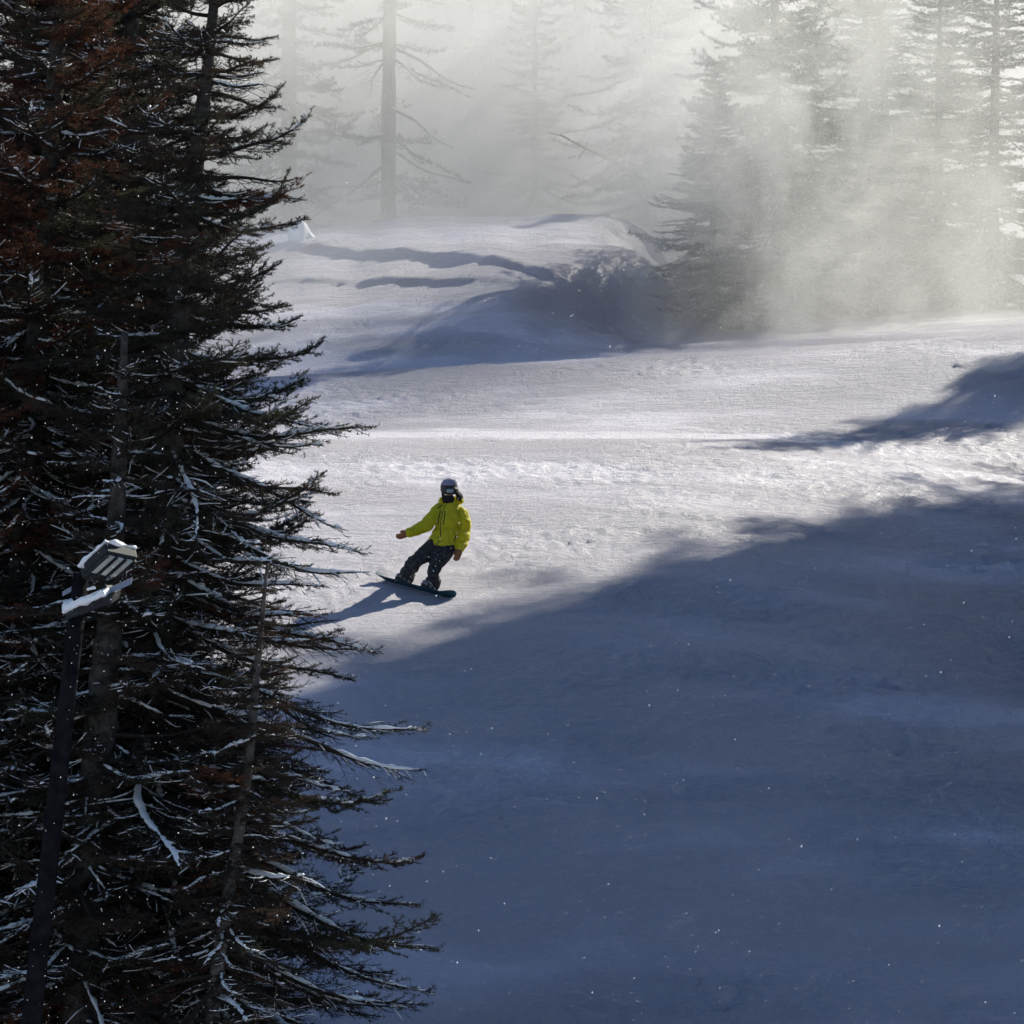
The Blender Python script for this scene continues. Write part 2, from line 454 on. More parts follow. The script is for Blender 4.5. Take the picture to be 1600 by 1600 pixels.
LCL = [0.45, 0.8, 1.2, 1.7, 2.3, 2.9]
LIB = {}
_s = 100
for kind in ('green', 'sparse', 'dead'):
    for ci, L in enumerate(LCL):
        for v in range(3 if kind == 'green' else 2):
            _s += 1
            w, nd, sn = gen_branch(_s, L, kind)
            LIB.setdefault((kind, ci), []).append((w.mesh('branch', [M['twig']]), nd.mesh('needles', [M['needle']], False) if nd.n else None, sn.mesh('snow', [M['snow']])))
LO = {}
for kind in ('green', 'sparse', 'dead'):
    for ci, L in enumerate(LCL):
        for v in range(2):
            _s += 1
            LO.setdefault((kind, ci), []).append(tuple(b.arrays() for b in gen_branch(_s, L, kind, True)))

def cls(L):
    return int(np.argmin([abs(math.log(L / c)) for c in LCL]))

def trunk_mesh(name, path, rad, m, seed, sides=12):
    b = Buf(); rng = np.random.default_rng(seed)
    path = np.asarray(path, float)
    t = np.linspace(0, 1, 46)
    k = np.linspace(0, 1, len(path))
    pp = np.stack([np.interp(t, k, path[:, i]) for i in range(3)], 1)
    kk = np.exp(-0.5 * (np.arange(-4, 5) / 2.0) ** 2); kk /= kk.sum()
    for i in range(3): pp[:, i] = np.convolve(np.pad(pp[:, i], 4, mode='reflect', reflect_type='odd'), kk, mode='valid')
    rr = np.interp(t, np.linspace(0, 1, len(rad)), rad) * (1 + rng.uniform(-.08, .08, len(t)))
    b.tube(pp, rr, sides)
    return b.mesh(name, [m]), pp, rr

# ------------------------------------------------------------------ foreground spruces
def near_tree(label, path_px, d, rad, prof, zlim, seed, spacing=0.2, per=5, brown=lambda f, rng: 0, kinds=lambda f, rng: 'green', pitch=lambda f: 0, snow_p=0.75, group='snow-laden spruces at the piste edge', dmin=None, trunk_m='bark', name='spruce_tree', limbs=()):
    """path_px: trunk pixels from tip to base; prof(height fraction from the tip 0..1) -> branch length in metres"""
    rng = np.random.default_rng(seed)
    pts = [P(px, py, d) for px, py in path_px]
    base = pts[-1].copy(); base[2] = gz(base[0], d) - 0.1
    pts[-1] = base
    root = link(name, None, label=label, category='tree', group=group)
    root.location = base
    rel = np.array(pts)[::-1] - base
    tm, pp, rr = trunk_mesh('trunk', rel, rad, M[trunk_m], seed)
    link('trunk', tm, root)
    H = pp[-1, 2]
    z = zlim[0] - base[2]; zt = min(zlim[1] - base[2], H - 0.15)
    a = rng.uniform(0, 6.28); cnt = 0
    while z < zt:
        f = max(0.0, 1 - z / H)                         # 0 at the tip, 1 at the base
        L0 = prof(f)
        for k in range(per):
            a += 6.283 / per + rng.normal() * 0.25
            zz = z + rng.uniform(-.5, .5) * spacing
            i = np.clip(np.searchsorted(pp[:, 2], zz), 1, len(pp) - 1)
            w = (zz - pp[i - 1, 2]) / (pp[i, 2] - pp[i - 1, 2] + 1e-9)
            p = pp[i - 1] + (pp[i] - pp[i - 1]) * w
            L = L0 * rng.choice([.55, .78, .95, 1.08, 1.2], p=[.14, .22, .32, .22, .10])
            ci = cls(L); kd = kinds(f, rng)
            wv = LIB[(kd, ci)]; wm, nm, sm = wv[rng.integers(len(wv))]
            sc = L / LCL[ci]
            o = link('branch', wm, root)
            o.location = p
            o.rotation_euler = (rng.normal() * .15, -(pitch(f) + rng.normal() * R(7)), a)
            o.scale = (sc, sc * rng.choice([-1, 1]), sc)
            if nm is not None:
                nn = link('needles', nm, o)
                br = brown(f, rng)
                if br:
                    nn.material_slots[0].link = 'OBJECT'; nn.material_slots[0].material = M['needle_brown' if br == 1 else 'needle_dull']
            if rng.uniform() < snow_p * (.55 if f < .4 else 1): link('snow', sm, o, kind='stuff')
            cnt += 1
        a += 0.7
        z += spacing * rng.uniform(.75, 1.25)
    for sy, tx, ty, dd_, kd in limbs:                   # long limbs that reach out over the piste
        tip = P(tx, ty, d + dd_) - base; z0 = P(0, sy, d)[2] - base[2]
        p = np.array([np.interp(z0, pp[:, 2], pp[:, k]) for k in range(3)])
        v = tip - p; L = float(np.linalg.norm(v)); ci = cls(L); sc = L / LCL[ci]
        wm, nm, sm = LIB[(kd, ci)][rng.integers(len(LIB[(kd, ci)]))]
        o = link('branch', wm, root); o.location = p
        o.rotation_euler = (rng.normal() * .1, -(math.asin(v[2] / L) + R(7)), math.atan2(v[1], v[0])); o.scale = (sc, sc * rng.choice([-1, 1]), sc)
        if nm is not None: link('needles', nm, o)
        link('snow', sm, o, kind='stuff')
    return root, pp + base, rr

zb = lambda d: P(0, 1690, d)[2]      # a little below the frame
zt = lambda d: P(0, -260, d)[2]
def kA(f, rng): return rng.choice(['green', 'sparse', 'dead'], p=[.76, .20, .04] if f < .45 else [.34, .38, .28])
def kB(f, rng): return rng.choice(['green', 'sparse', 'dead'], p=[.30, .45, .25])
dull = lambda p, q=0.04: (lambda f, rng: (lambda u: 1 if u < q else (2 if u < p + q else 0))(rng.uniform()))
pit = lambda f: R(np.interp(f, [0, .15, .35, .55, .75, 1], [30, 16, 6, -4, -13, -21]))

near_tree('tall snow-dusted spruce whose branch tips reach out furthest over the piste', [(350, -420), (338, 0), (300, 300), (272, 540), (240, 1000), (205, 1600), (190, 2000)], 36.0,
          [.20, .18, .15, .10, .05, .012], lambda f: 0.10 + 3.4 * f ** 1.1, (zb(36), P(0, -420, 36)[2]), 11, 0.18, 5, dull(.5, .05), kA, pit, .7,
          limbs=[(595, 530, 640, -.3, 'sparse'), (660, 572, 702, -.5, 'sparse'), (680, 555, 775, .3, 'dead'), (775, 582, 830, -.6, 'sparse'), (810, 575, 885, -.2, 'dead'), (900, 606, 985, -.7, 'sparse'), (930, 590, 1015, .2, 'dead'),
                 (1030, 662, 1112, -.8, 'sparse'), (1060, 655, 1172, -.4, 'dead'), (1100, 580, 1160, .4, 'sparse'), (1190, 628, 1252, -.7, 'green'), (1220, 590, 1300, -.1, 'dead'), (1290, 662, 1398, -.6, 'sparse'), (1330, 692, 1465, -.9, 'sparse'),
                 (1370, 610, 1480, 0, 'dead'), (1420, 660, 1560, -.7, 'sparse'), (1450, 640, 1600, -.3, 'dead'), (1500, 620, 1640, -.8, 'sparse')])
near_tree('slender half-bare spruce with brown needles standing before the tall one', [(418, 880), (405, 1010), (385, 1230), (340, 1500), (322, 1700), (310, 2000)], 34.4,
          [.075, .068, .058, .046, .03, .012], lambda f: 0.12 + 1.25 * f ** 0.8, (zb(34.4), P(0, 900, 34.4)[2]), 12, 0.13, 5, dull(.6, .14), kB, lambda f: R(np.interp(f, [0, .4, 1], [12, 0, -14])), .55, trunk_m='dead_wood')
near_tree('spruce with a snow-plastered trunk just behind the floodlight pole', [(195, 520), (178, 900), (160, 1100), (125, 1500), (110, 2000)], 35.2,
          [.20, .17, .14, .10, .03], lambda f: 0.15 + 2.3 * f ** 0.8, (zb(35.2), P(0, 540, 35.2)[2]), 13, 0.24, 5, dull(.5, .10), kB, pit, .8)
near_tree('spruce with a rusty brown dead crown at the edge of the clump', [(120, -520), (95, 0), (60, 500), (20, 1100), (-10, 2000)], 36.8,
          [.15, .13, .10, .07, .02], lambda f: 0.12 + 2.4 * f ** 0.75, (zb(36.8), P(0, -480, 36.8)[2]), 14, 0.17, 5, lambda f, rng: 1 if (f < .42 and rng.uniform() < .5) or rng.uniform() < .10 else (2 if rng.uniform() < .5 else 0), kA, pit, .65)
near_tree('dense dark spruce behind the tall one, nearly hidden in the clump', [(215, -560), (206, 0), (195, 500), (180, 1000), (170, 2000)], 38.6,
          [.15, .13, .10, .07, .02], lambda f: 0.12 + 2.3 * f ** 0.75, (zb(38.6), P(0, -520, 38.6)[2]), 15, 0.18, 5, dull(.4, .03), kA, pit, .6)
near_tree('spruce half out of view with brown boughs hanging beside the pole', [(-110, 150), (-125, 800), (-140, 1400), (-150, 2000)], 35.4,
          [.20, .16, .11, .03], lambda f: 0.15 + 2.1 * f ** 0.8, (zb(35.4), P(0, 170, 35.4)[2]), 16, 0.24, 5, dull(.3, .35), kA, pit, .8)

near_tree('dark spruce at the back of the clump beneath the rusty crown', [(40, -520), (30, 300), (15, 900), (0, 2000)], 40.5,
          [.15, .13, .09, .02], lambda f: 0.15 + 2.6 * f ** 0.6, (zb(40.5), P(0, -480, 40.5)[2]), 17, 0.19, 5, dull(.5, .05), kA, pit, .4)
near_tree('dark spruce wedged between the rusty crown and the tall one', [(165, -600), (158, 300), (150, 900), (140, 2000)], 41.5,
          [.15, .12, .08, .02], lambda f: 0.15 + 2.4 * f ** 0.6, (zb(41.5), P(0, -560, 41.5)[2]), 19, 0.2, 5, dull(.6, .08), kA, pit, .35)
near_tree('dark low spruce filling the clump behind the floodlight', [(285, 420), (275, 800), (262, 1300), (255, 2000)], 39.6,
          [.18, .15, .10, .02], lambda f: 0.15 + 2.0 * f ** 0.75, (zb(39.6), P(0, 440, 39.6)[2]), 18, 0.24, 5, dull(.6, .06), kA, pit, .45)

# ------------------------------------------------------------------ far spruces
def far_tree_meshes(seed, H, Rm, kinds, bare=0.0, density=1.0, tag=''):
    """trunk, crown (wood + needles) and snow of one tree, base at the origin"""
    rng = np.random.default_rng(seed)
    lean = rng.normal() * .02 * H
    tm, pp, rr = trunk_mesh('trunk', [(0, 0, -.6), (lean * .2, 0, H * .3), (lean * .6, 0, H * .65), (lean, 0, H)], [.012 * H, .010 * H, .006 * H, .01], M['bark'], seed, 9)
    W, Nn, S = Buf(), Buf(), Buf()
    z = H * (0.02 + bare); a = 0
    while z < H * .985:
        f = max(0.0, 1 - z / H)
        L0 = 0.12 + Rm * f ** 0.8 * (1 if rng.uniform() > .15 else .6)
        for k in range(5):
            a += 6.283 / 5 + rng.normal() * .3
            L = max(.3, L0 * rng.uniform(.6, 1.1)); ci = cls(L); sc = L / LCL[ci]
            kd = kinds(f, rng)
            if kd is None: continue
            br = LO[(kd, ci)][rng.integers(2)]
            e = Matrix.Rotation(a, 3, 'Z') @ Matrix.Rotation(-(R(np.interp(f, [0, .3, .7, 1], [35, 10, -6, -18])) + rng.normal() * R(8)), 3, 'Y')
            e = np.array(e) * sc
            zz = z + rng.uniform(-.1, .1) * L0
            i = np.clip(np.searchsorted(pp[:, 2], zz), 0, len(pp) - 1)
            for B, arr in ((W, br[0]), (Nn, br[1]), (S, br[2])):
                v, t, q = arr
                if len(v) and (B is not S or rng.uniform() < .6): B.add(v @ e.T + pp[i], t, q)
        a += .6
        z += (0.16 + 0.035 * L0) * H / 14 * 2.0 / density * rng.uniform(.7, 1.3)
    v1, t1, q1 = W.arrays(); v2, t2, q2 = Nn.arrays()
    crown = mesh_arrays('crown', np.concatenate([v1, v2]), [np.concatenate([t1, t2 + len(v1)]), q1], [M['twig'], M['far_needle']], False,
                        np.concatenate([np.zeros(len(t1)), np.ones(len(t2)), np.zeros(len(q1))]))
    return tm, crown, S.mesh('snow', [M['snow']])

dense = lambda f, rng: rng.choice(['green', 'green', 'sparse'])
def snag(f, rng):
    if f < .55: return rng.choice(['dead', None], p=[.42, .58])
    return rng.choice(['sparse', 'dead', 'green', None], p=[.3, .25, .2, .25])
FT = {'dense': [far_tree_meshes(501, 17, 3.0, dense, density=1.25), far_tree_meshes(502, 15, 2.6, dense, density=1.2), far_tree_meshes(503, 18, 2.4, dense, density=1.1)],
      'snag': [far_tree_meshes(505, 16, 2.9, snag, density=.9)],
      'broad': [far_tree_meshes(511, 13.5, 3.5, dense, density=2.3)],
      'shade': [far_tree_meshes(507, 18, 4.0, dense, density=1.9), far_tree_meshes(508, 18, 4.2, dense, density=1.9)]}

def far_tree(label, kind, i, x, y, s=1.0, rz=0, group=None, sz=None, dz=0):
    tm, cr, sn = FT[kind][i]
    root = link('spruce_tree', None, label=label, category='tree')
    if group: root['group'] = group
    root.location = (x, y, gz(x, y) - 0.1 + dz); root.rotation_euler = (0, 0, rz); root.scale = (s, s, sz or s)
    link('trunk', tm, root); link('crown', cr, root); link('snow', sn, root, kind='stuff')
    return root

def fx(px, d): return (px - 800) / F * d
far_tree('broad dense spruce veiled in blowing snow right behind the crest', 'broad', 0, fx(1215, 92), 92, 1.0, 0.4)
far_tree('bare-topped snag spruce with a thick trunk and crooked dead limbs', 'snag', 0, fx(606, 107), 107, 1.12, 1.2)
G2 = 'spruces fading into blowing snow behind the bank'
for lab, k, i, px, d, s, rz, sz in [
        ('faint slim spruce beside the bare-topped snag, half hidden by the near clump', 'dense', 2, 452, 108, 1.05, 2.0, 1.05),
        ('faint spruce on the far side of the broad dense one, at the crest', 'shade', 1, 1550, 95, .75, 1.0, .56),
        ('faint spruce pressed against the sunlit flank of the broad dense one', 'shade', 1, 1345, 95, .72, 5.0, .5),
        ('faint spruce with its lower boughs drowned in the brightest drift', 'shade', 0, 1465, 97, .7, 2.2, .5),
        ('low bushy spruce where the bank ends, at the foot of the broad dense one', 'broad', 0, 1112, 90.4, .62, 2.6, .42),
        ('faint tall spruce between the two spruces at the crest', 'shade', 1, 1392, 104, .75, 3.0, .48),
        ('faint short spruce behind the bank midway to the broad spruce', 'dense', 1, 835, 112, .62, 0.2, .62),
        ('dim spruce touching the edge of the broad dense one behind the bank', 'shade', 0, 1010, 106, .72, 4.0, .75)]:
    far_tree(lab, k, i, fx(px, d), d, s, rz, sz=sz)
rng0 = np.random.default_rng(8)
for px, d in [(330, 124), (545, 130), (700, 133), (800, 139), (905, 126), (1090, 122), (1300, 124), (1480, 120), (1700, 124), (250, 112), (120, 118)]:
    far_tree('ghostly spruce deep in the blowing snow, almost lost to sight', 'dense', int(rng0.integers(3)), fx(px, d), d, rng0.uniform(.8, 1.15), rng0.uniform(0, 6), G2)
# a broken dead limb leaning out of the drift in front of the far trees
b = Buf(); lp = np.array([P(878, 212, 103), P(915, 232, 103), P(950, 248, 103.2), P(1010, 285, 104), P(1030, 420, 104.6)])
b.tube(lp - lp[-1], [.02, .035, .05, .07, .10], 7)
for k, (i, dx, dz_) in enumerate([(0, -.35, .1), (1, -.2, -.32), (1, .1, .3), (2, -.5, -.2), (2, .2, -.35), (3, .25, .35)]):
    q = (lp - lp[-1])[i]; b.tube([q, q + np.array([dx * .6, .1, dz_ * .5]), q + np.array([dx, .1, dz_])], [.015, .01, .004], 4)
o = link('dead_limb', b.mesh('dead_limb', [M['dead_wood']]), label='bare dead limb sticking out of the snow before the hazy spruces', category='dead limb'); o.location = lp[-1]

# forest edge beyond the right of the frame: it throws the shade across the lower piste
G3 = 'spruces of the forest edge that shades the piste'
POLY = np.array([(2200, 740), (1600, 768), (1530, 782), (1335, 790), (1300, 835), (1225, 872), (1180, 880), (1060, 848), (985, 844), (955, 885), (1000, 905), (900, 930), (790, 960), (770, 985), (640, 1085), (520, 1130), (300, 1230), (300, 2000), (2200, 2000)], float)
BAND = np.array([(965, 694), (1180, 674), (1340, 654), (1600, 606), (2000, 540), (2000, 640), (1600, 690), (1400, 700), (1200, 704)], float)
def in_poly(x, y, poly):
    c_ = np.zeros(len(x), bool)
    for (x0, y0), (x1, y1) in zip(poly, np.roll(poly, -1, 0)):
        if y0 == y1: continue
        c_ ^= ((y0 > y) != (y1 > y)) & (x < (x1 - x0) * (y - y0) / (y1 - y0) + x0)
    return c_
SN = np.array(SUN); sh = SN[:2] / np.linalg.norm(SN[:2]); tanel = SN[2] / np.linalg.norm(SN[:2])
pxy = [(x, y) for x in range(380, 1720, 26) for y in list(range(600, 740, 24)) + list(range(740, 1140, 13)) + list(range(1140, 1720, 48))]
pxy += [(x, y) for x in range(470, 980, 60) for y in range(352, 450, 24)]
pxy = np.array(pxy, float)
g2 = np.array([cast(*p) if p[1] >= 600 else cast(p[0], p[1], d0=84, d1=98) for p in pxy]); g3 = np.column_stack([g2, ground(g2[:, 0], g2[:, 1])])
dark = in_poly(pxy[:, 0], pxy[:, 1], POLY) | in_poly(pxy[:, 0], pxy[:, 1], BAND)
rngf = np.random.default_rng(5)
VAR = [('shade', 0, 18, 4.0), ('shade', 1, 18, 4.2), ('dense', 0, 17, 3.0), ('dense', 2, 18, 2.4), ('broad', 0, 13.5, 3.5)]
cand = []
for _ in range(7000):
    y_ = rngf.uniform(38, 128); vi = int(rngf.integers(5)); H = rngf.uniform(7, 24); wk = rngf.uniform(.75, 1.15)
    k = max(.75, H / VAR[vi][2]) * wk
    x_ = rngf.uniform(.1285 * y_ + VAR[vi][3] * k * 1.12 + .5, 56); cand.append((x_, y_, H, vi, wk))
cz = ground(np.array([c_[0] for c_ in cand]), np.array([c_[1] for c_ in cand]))
COV, BAD = [], []
for (x_, y_, H, vi, wk), z0 in zip(cand, cz):
    rel = np.array([x_, y_]) - g2
    al = rel @ sh; lat = np.abs(rel @ np.array([-sh[1], sh[0]]))
    h = (g3[:, 2] + al * tanel - z0) / H
    k = max(.75, H / VAR[vi][2]) * wk
    r_ = np.where((al > 0) & (h < 1), VAR[vi][3] * k * np.clip(1 - np.clip(h, 0, 1), 0, 1) ** .8 + .1, 0)
    COV.append(dark & (lat < .62 * r_)); BAD.append(~dark & (lat < .85 * r_))
COV = np.array(COV); BAD = np.array(BAD)
wbad = np.where(in_poly(pxy[:, 0], pxy[:, 1], POLY + np.array([0, -14])), .3, 1.0)
bad = BAD @ wbad
wdark = np.where(dark & ~in_poly(pxy[:, 0], pxy[:, 1], POLY + np.array([-20, 70])), 2.2, 1.0) * np.where(in_poly(pxy[:, 0], pxy[:, 1], BAND), .4, 1.0)
got = np.zeros(len(pxy)); nfor = 0
while nfor < 150:
    need = np.clip(2.6 - got, 0, 1.4)
    gain = COV @ (need * wdark) - 1.9 * bad
    k = int(np.argmax(gain))
    if gain[k] < 1.5: break
    got += COV[k]; bad[k] = 1e9
    x_, y_, H, vi, wk = cand[k]
    near_ = [i for i, c_ in enumerate(cand) if abs(c_[0] - x_) < 1.2 and abs(c_[1] - y_) < 1.2]
    bad[near_] = 1e9
    kd, vi_, h0, _r = VAR[vi]; nfor += 1
    far_tree('tall spruce of the forest edge shading the lower piste', kd, vi_, x_, y_, max(.75, H / h0) * wk, rngf.uniform(0, 6), G3, sz=H / h0)
print('forest', nfor, 'covered', float((got[dark] > 0).mean()))

# ------------------------------------------------------------------ snow-capped stump on the bank
def lumpy(buf, amp, fr, seed):
    v, t, q = buf.arrays(); c = v.mean(0)
    d = v - c; v = c + d * (1 + amp * vnoise3(v * fr + 50, seed))[:, None]
    return v, t, q
sx, sy = fx(472, 94.6), 94.6
st = link('snow_covered_stump', None, label='little snow-capped stump on the bank beside the near spruce clump', category='stump'); st.location = (sx, sy, gz(sx, sy) - .1)
b = Buf(); b.tube([(0, 0, 0), (0, 0, .25), (.02, 0, .45)], [.13, .11, .09], 10); link('stump', b.mesh('stump', [M['dead_wood']]), st)
b = Buf(); b.ball((0, 0, .08), (.26, .24, .30), 16, 10); v, t, q = lumpy(b, 1.0, 5, 4); link('snow_cap', mesh_arrays('snow_cap', v, [t, q], [M['snow']]), st)

def remesh(buf, name, vox, mats, smooth=4, wrinkle=None):
    me = buf.mesh(name + '_tmp')
    o = bpy.data.objects.new(name + '_tmp', me); COL.objects.link(o)
    m = o.modifiers.new('r', 'REMESH'); m.mode = 'VOXEL'; m.voxel_size = vox; m.use_smooth_shade = True
    m = o.modifiers.new('s', 'SMOOTH'); m.factor = .5; m.iterations = smooth
    dg = bpy.context.evaluated_depsgraph_get(); dg.update()
    new = bpy.data.meshes.new_from_object(o.evaluated_get(dg))
    bpy.data.objects.remove(o); bpy.data.meshes.remove(me)
    new.name = name
    new.materials.clear()
    for x in mats: new.materials.append(x)
    if wrinkle:
        n = len(new.vertices); v = np.empty(n * 3, np.float32); nn = np.empty(n * 3, np.float32)
        new.vertices.foreach_get('co', v); new.vertices.foreach_get('normal', nn)
        v = v.reshape(-1, 3); nn = nn.reshape(-1, 3)
        amp, fr, seed = wrinkle
        w = vnoise3(v * np.array(fr), seed) + .5 * vnoise3(v * np.array(fr) * 2.1, seed + 1)
        v = v + nn * (amp * w)[:, None]
        new.vertices.foreach_set('co', v.astype(np.float32).ravel()); new.update()
    new.polygons.foreach_set('use_smooth', np.ones(len(new.polygons), bool))
    return new

# ------------------------------------------------------------------ floodlight on its pole
M['steel'] = mat('dull_dark_steel', (0.014, 0.015, 0.019), 0.6, 0.3, noise=6, col2=(0.025, 0.026, 0.030), metallic=0.3)
M['pole_wood'] = mat('tarred_timber_pole', (0.006, 0.006, 0.008), 0.95, 0.05, noise=9, col2=(0.016, 0.015, 0.017), bump=(22, 0.8, 0.01))
M['lens'] = mat('frosted_lamp_pane', (0.42, 0.46, 0.45), 0.35, 0.5)
M['galv'] = mat('galvanised_bracket', (0.20, 0.22, 0.30), 0.5, 0.5, metallic=0.2)
DL = 33.6
ptop = P(126, 905, DL); pbot = P(44, 1640, DL); pd = unit(ptop - pbot)
base = pbot - pd * 6
t_ = 0
while base[2] + 0.2 > 0 or True:
    base = ptop - pd * t_
    if base[2] < gz(base[0], base[1]) - .3 or t_ > 20: break
    t_ += .05
lamp = link('floodlight_pole', None, label='timber pole carrying snow-capped piste floodlights in front of the spruces', category='floodlight'); lamp.location = base
b = Buf(); b.tube(np.linspace(base, ptop + pd * .05, 12) - base, np.linspace(.105, .068, 12), 14); link('pole', b.mesh('pole', [M['pole_wood']]), lamp)
def L3(px, py, dd=0): return P(px, py, DL + dd) - base
u = np.array([.21, .17, -.05]); v_ = np.array([-.17, .17, -.14]); n_ = unit(np.cross(u, v_));
if n_[1] > 0: n_ = -n_
c = L3(174, 884, -.25)
def floodlight(c, u, v, n, nbars, snow_seed, body_scale=1.0):
    hu, hv = u * .5, v * .5
    b = Buf(); b.box(c - n * .05, hu * 1.12, hv * 1.22, n * .045); h = link('housing', b.mesh('housing', [M['steel']], False), lamp)
    mb = h.modifiers.new('bevel', 'BEVEL'); mb.width = .012; mb.segments = 2
    b = Buf(); b.box(c - n * .07 + v * .80, hu * .8, hv * .42, n * .05); bb = link('ballast_box', b.mesh('ballast_box', [M['steel']], False), lamp)
    mb = bb.modifiers.new('bevel', 'BEVEL'); mb.width = .012; mb.segments = 2
    for k in range(nbars):
        off = (k - (nbars - 1) / 2) / nbars
        b = Buf(); b.box(c + n * .004 + u * off * 1.0, u * (.36 / nbars), hv * .98, n * .006); link('pane', b.mesh('pane', [M['lens']], False), h)
    for k in range(nbars + 1):
        off = (k - nbars / 2) / nbars
        b = Buf(); b.box(c + n * .012 + u * off * 1.0, u * .035, hv * 1.1, n * .014); link('louvre', b.mesh('louvre', [M['steel']], False), h)
    return h
floodlight(c, u, v_, n_, 3, 1)
def snow_slab(c, a_, b_, n, seed):
    b = Buf(); b.box(c, a_, b_, n); link('snow_cap', remesh(b, 'snow_cap', .011, [M['snow']], 9, (.034, (11, 11, 11), seed)), lamp)
snow_slab(c - n_ * .112 + v_ * .12, u * .60, v_ * .78, n_ * .017, 3)
# yoke, braces and the second lamp below, seen edge-on
b = Buf(); b.tube([L3(128, 905), L3(140, 903, -.1), L3(150, 897, -.2)], .022, 8); link('yoke', b.mesh('yoke', [M['steel']]), lamp)
b = Buf(); e1, e2 = L3(150, 933, -.12), L3(206, 907, -.22); b.box((e1 + e2) / 2, (e2 - e1) / 2, (0, .03, .004), (.004, .004, .026)); link('cross_arm', b.mesh('cross_arm', [M['galv']], False), lamp)
b = Buf(); e1, e2 = L3(98, 928, .1), L3(122, 915, .05); b.box((e1 + e2) / 2, (e2 - e1) / 2, (0, .03, 0), (0, 0, .02)); link('cross_arm', b.mesh('cross_arm', [M['galv']], False), lamp)
e1, e2 = L3(104, 957, .05), L3(180, 930, -.12); uu = (e2 - e1) / 2
b = Buf(); b.box((e1 + e2) / 2 + np.array([.02, 0, -.0]), uu * .95, (.02, .16, .02), (0.01, 0, .05)); h2 = link('housing', b.mesh('housing', [M['steel']], False), lamp); h2.modifiers.new('bevel', 'BEVEL').width = .012
b = Buf(); b.box(L3(158, 931, .02), (.09, -.02, .045), (.02, .06, 0), (-.02, 0, .045)); link('ballast_box', b.mesh('ballast_box', [M['steel']], False), lamp)
def cap_snow(pts, r, fl, seed, name='snow_cap'):
    b = Buf(); tt = np.linspace(0, 1, 22); k = np.linspace(0, 1, len(pts)); pts = np.asarray(pts)
    pp = np.stack([np.interp(tt, k, pts[:, i]) for i in range(3)], 1)
    rr = np.interp(tt, np.linspace(0, 1, len(r)), r)
    rg = np.random.default_rng(seed); rr = rr * (1 + rg.uniform(-.12, .12, len(tt)))
    b.tube(pp, rr, 12, flat=fl); v, t, q = b.arrays(); v = v + .012 * np.stack([vnoise3(v * 14, seed + j) for j in range(3)], 1)
    link(name, mesh_arrays(name, v, [t, q], [M['snow']]), lamp)
snow_slab((e1 + e2) / 2 + np.array([-.02, -.10, .035]), uu * .86, np.array([.02, .11, .0]), np.array([-.01, 0, .030]), 9)
cap_snow([L3(98, 958, -.1), L3(106, 948, -.1), L3(116, 943, -.1)], [.012, .055, .05], 1.0, 6)
cap_snow([L3(136, 921, -.16), L3(148, 917, -.18)], [.015, .022], .7, 8)

# ------------------------------------------------------------------ the snowboarder
def limb(buf, pts, rad, per=7):
    """smooth tapered limb through points, rounded ends"""
    pts = np.asarray(pts, float); k = np.arange(len(pts)); t = np.linspace(0, len(pts) - 1, per * (len(pts) - 1) + 1)
    pp = np.stack([np.interp(t, k, pts[:, i]) for i in range(3)], 1); rr = np.interp(t, k, rad)
    buf.tube(pp, rr, 14)
    for p, r in zip(pts, rad): buf.ball(p, (r, r, r), 14, 9)

def loft(buf, rings):
    """rings: (centre, rx, ry, tilt) -> closed elliptical body; tilt drops the +x side"""
    seg = 24; a = np.linspace(0, 2 * math.pi, seg, endpoint=False); V = []
    for c, rx, ry, tl in rings:
        V.append(np.stack([c[0] + rx * np.cos(a), c[1] + ry * np.sin(a), c[2] - tl * np.cos(a) * rx], 1))
    n = len(V); k = np.arange(seg); k2 = (k + 1) % seg
    V = V + [np.array([rings[0][0]]), np.array([rings[-1][0]])]
    q = np.concatenate([np.stack([i * seg + k, i * seg + k2, (i + 1) * seg + k2, (i + 1) * seg + k], 1) for i in range(n - 1)])
    t = np.concatenate([np.stack([k2, k, np.full(seg, n * seg)], 1), np.stack([(n - 1) * seg + k, (n - 1) * seg + k2, np.full(seg, n * seg + 1)], 1)])
    buf.add(np.concatenate(V), t, q)

D0 = 60.0
def Q(cx, cy_, dy=0):
    """close-up pixel of the rider -> world"""
    return P(560 + cx / 5.713, 700 + cy_ / 5.713, D0 + dy)

# board frame on the slope
gA = cast(590, 908); gB = cast(706, 938)
A3 = np.array([gA[0], gA[1], gz(*gA)]); B3 = np.array([gB[0], gB[1], gz(*gB)])
mid = (A3 + B3) / 2; bdir = unit(B3 - A3)
e = .3; ng = unit(np.array([-(gz(mid[0] + e, mid[1]) - gz(mid[0] - e, mid[1])) / (2 * e), -(gz(mid[0], mid[1] + e) - gz(mid[0], mid[1] - e)) / (2 * e), 1]))
ng = unit(ng - bdir * np.dot(ng, bdir))
wdir = unit(np.cross(ng, bdir))                      # across the board, uphill (heel side)
TILT = R(34)
bn = ng * math.cos(TILT) + wdir * math.sin(TILT)     # deck normal leans uphill, toe edge lifted
bw = wdir * math.cos(TILT) - ng * math.sin(TILT)
BW = .135; BL = .82
mid = mid + ng * (BW * math.sin(TILT) * .8)
def bp(s, w, h): return mid + bdir * s + bw * w + bn * h

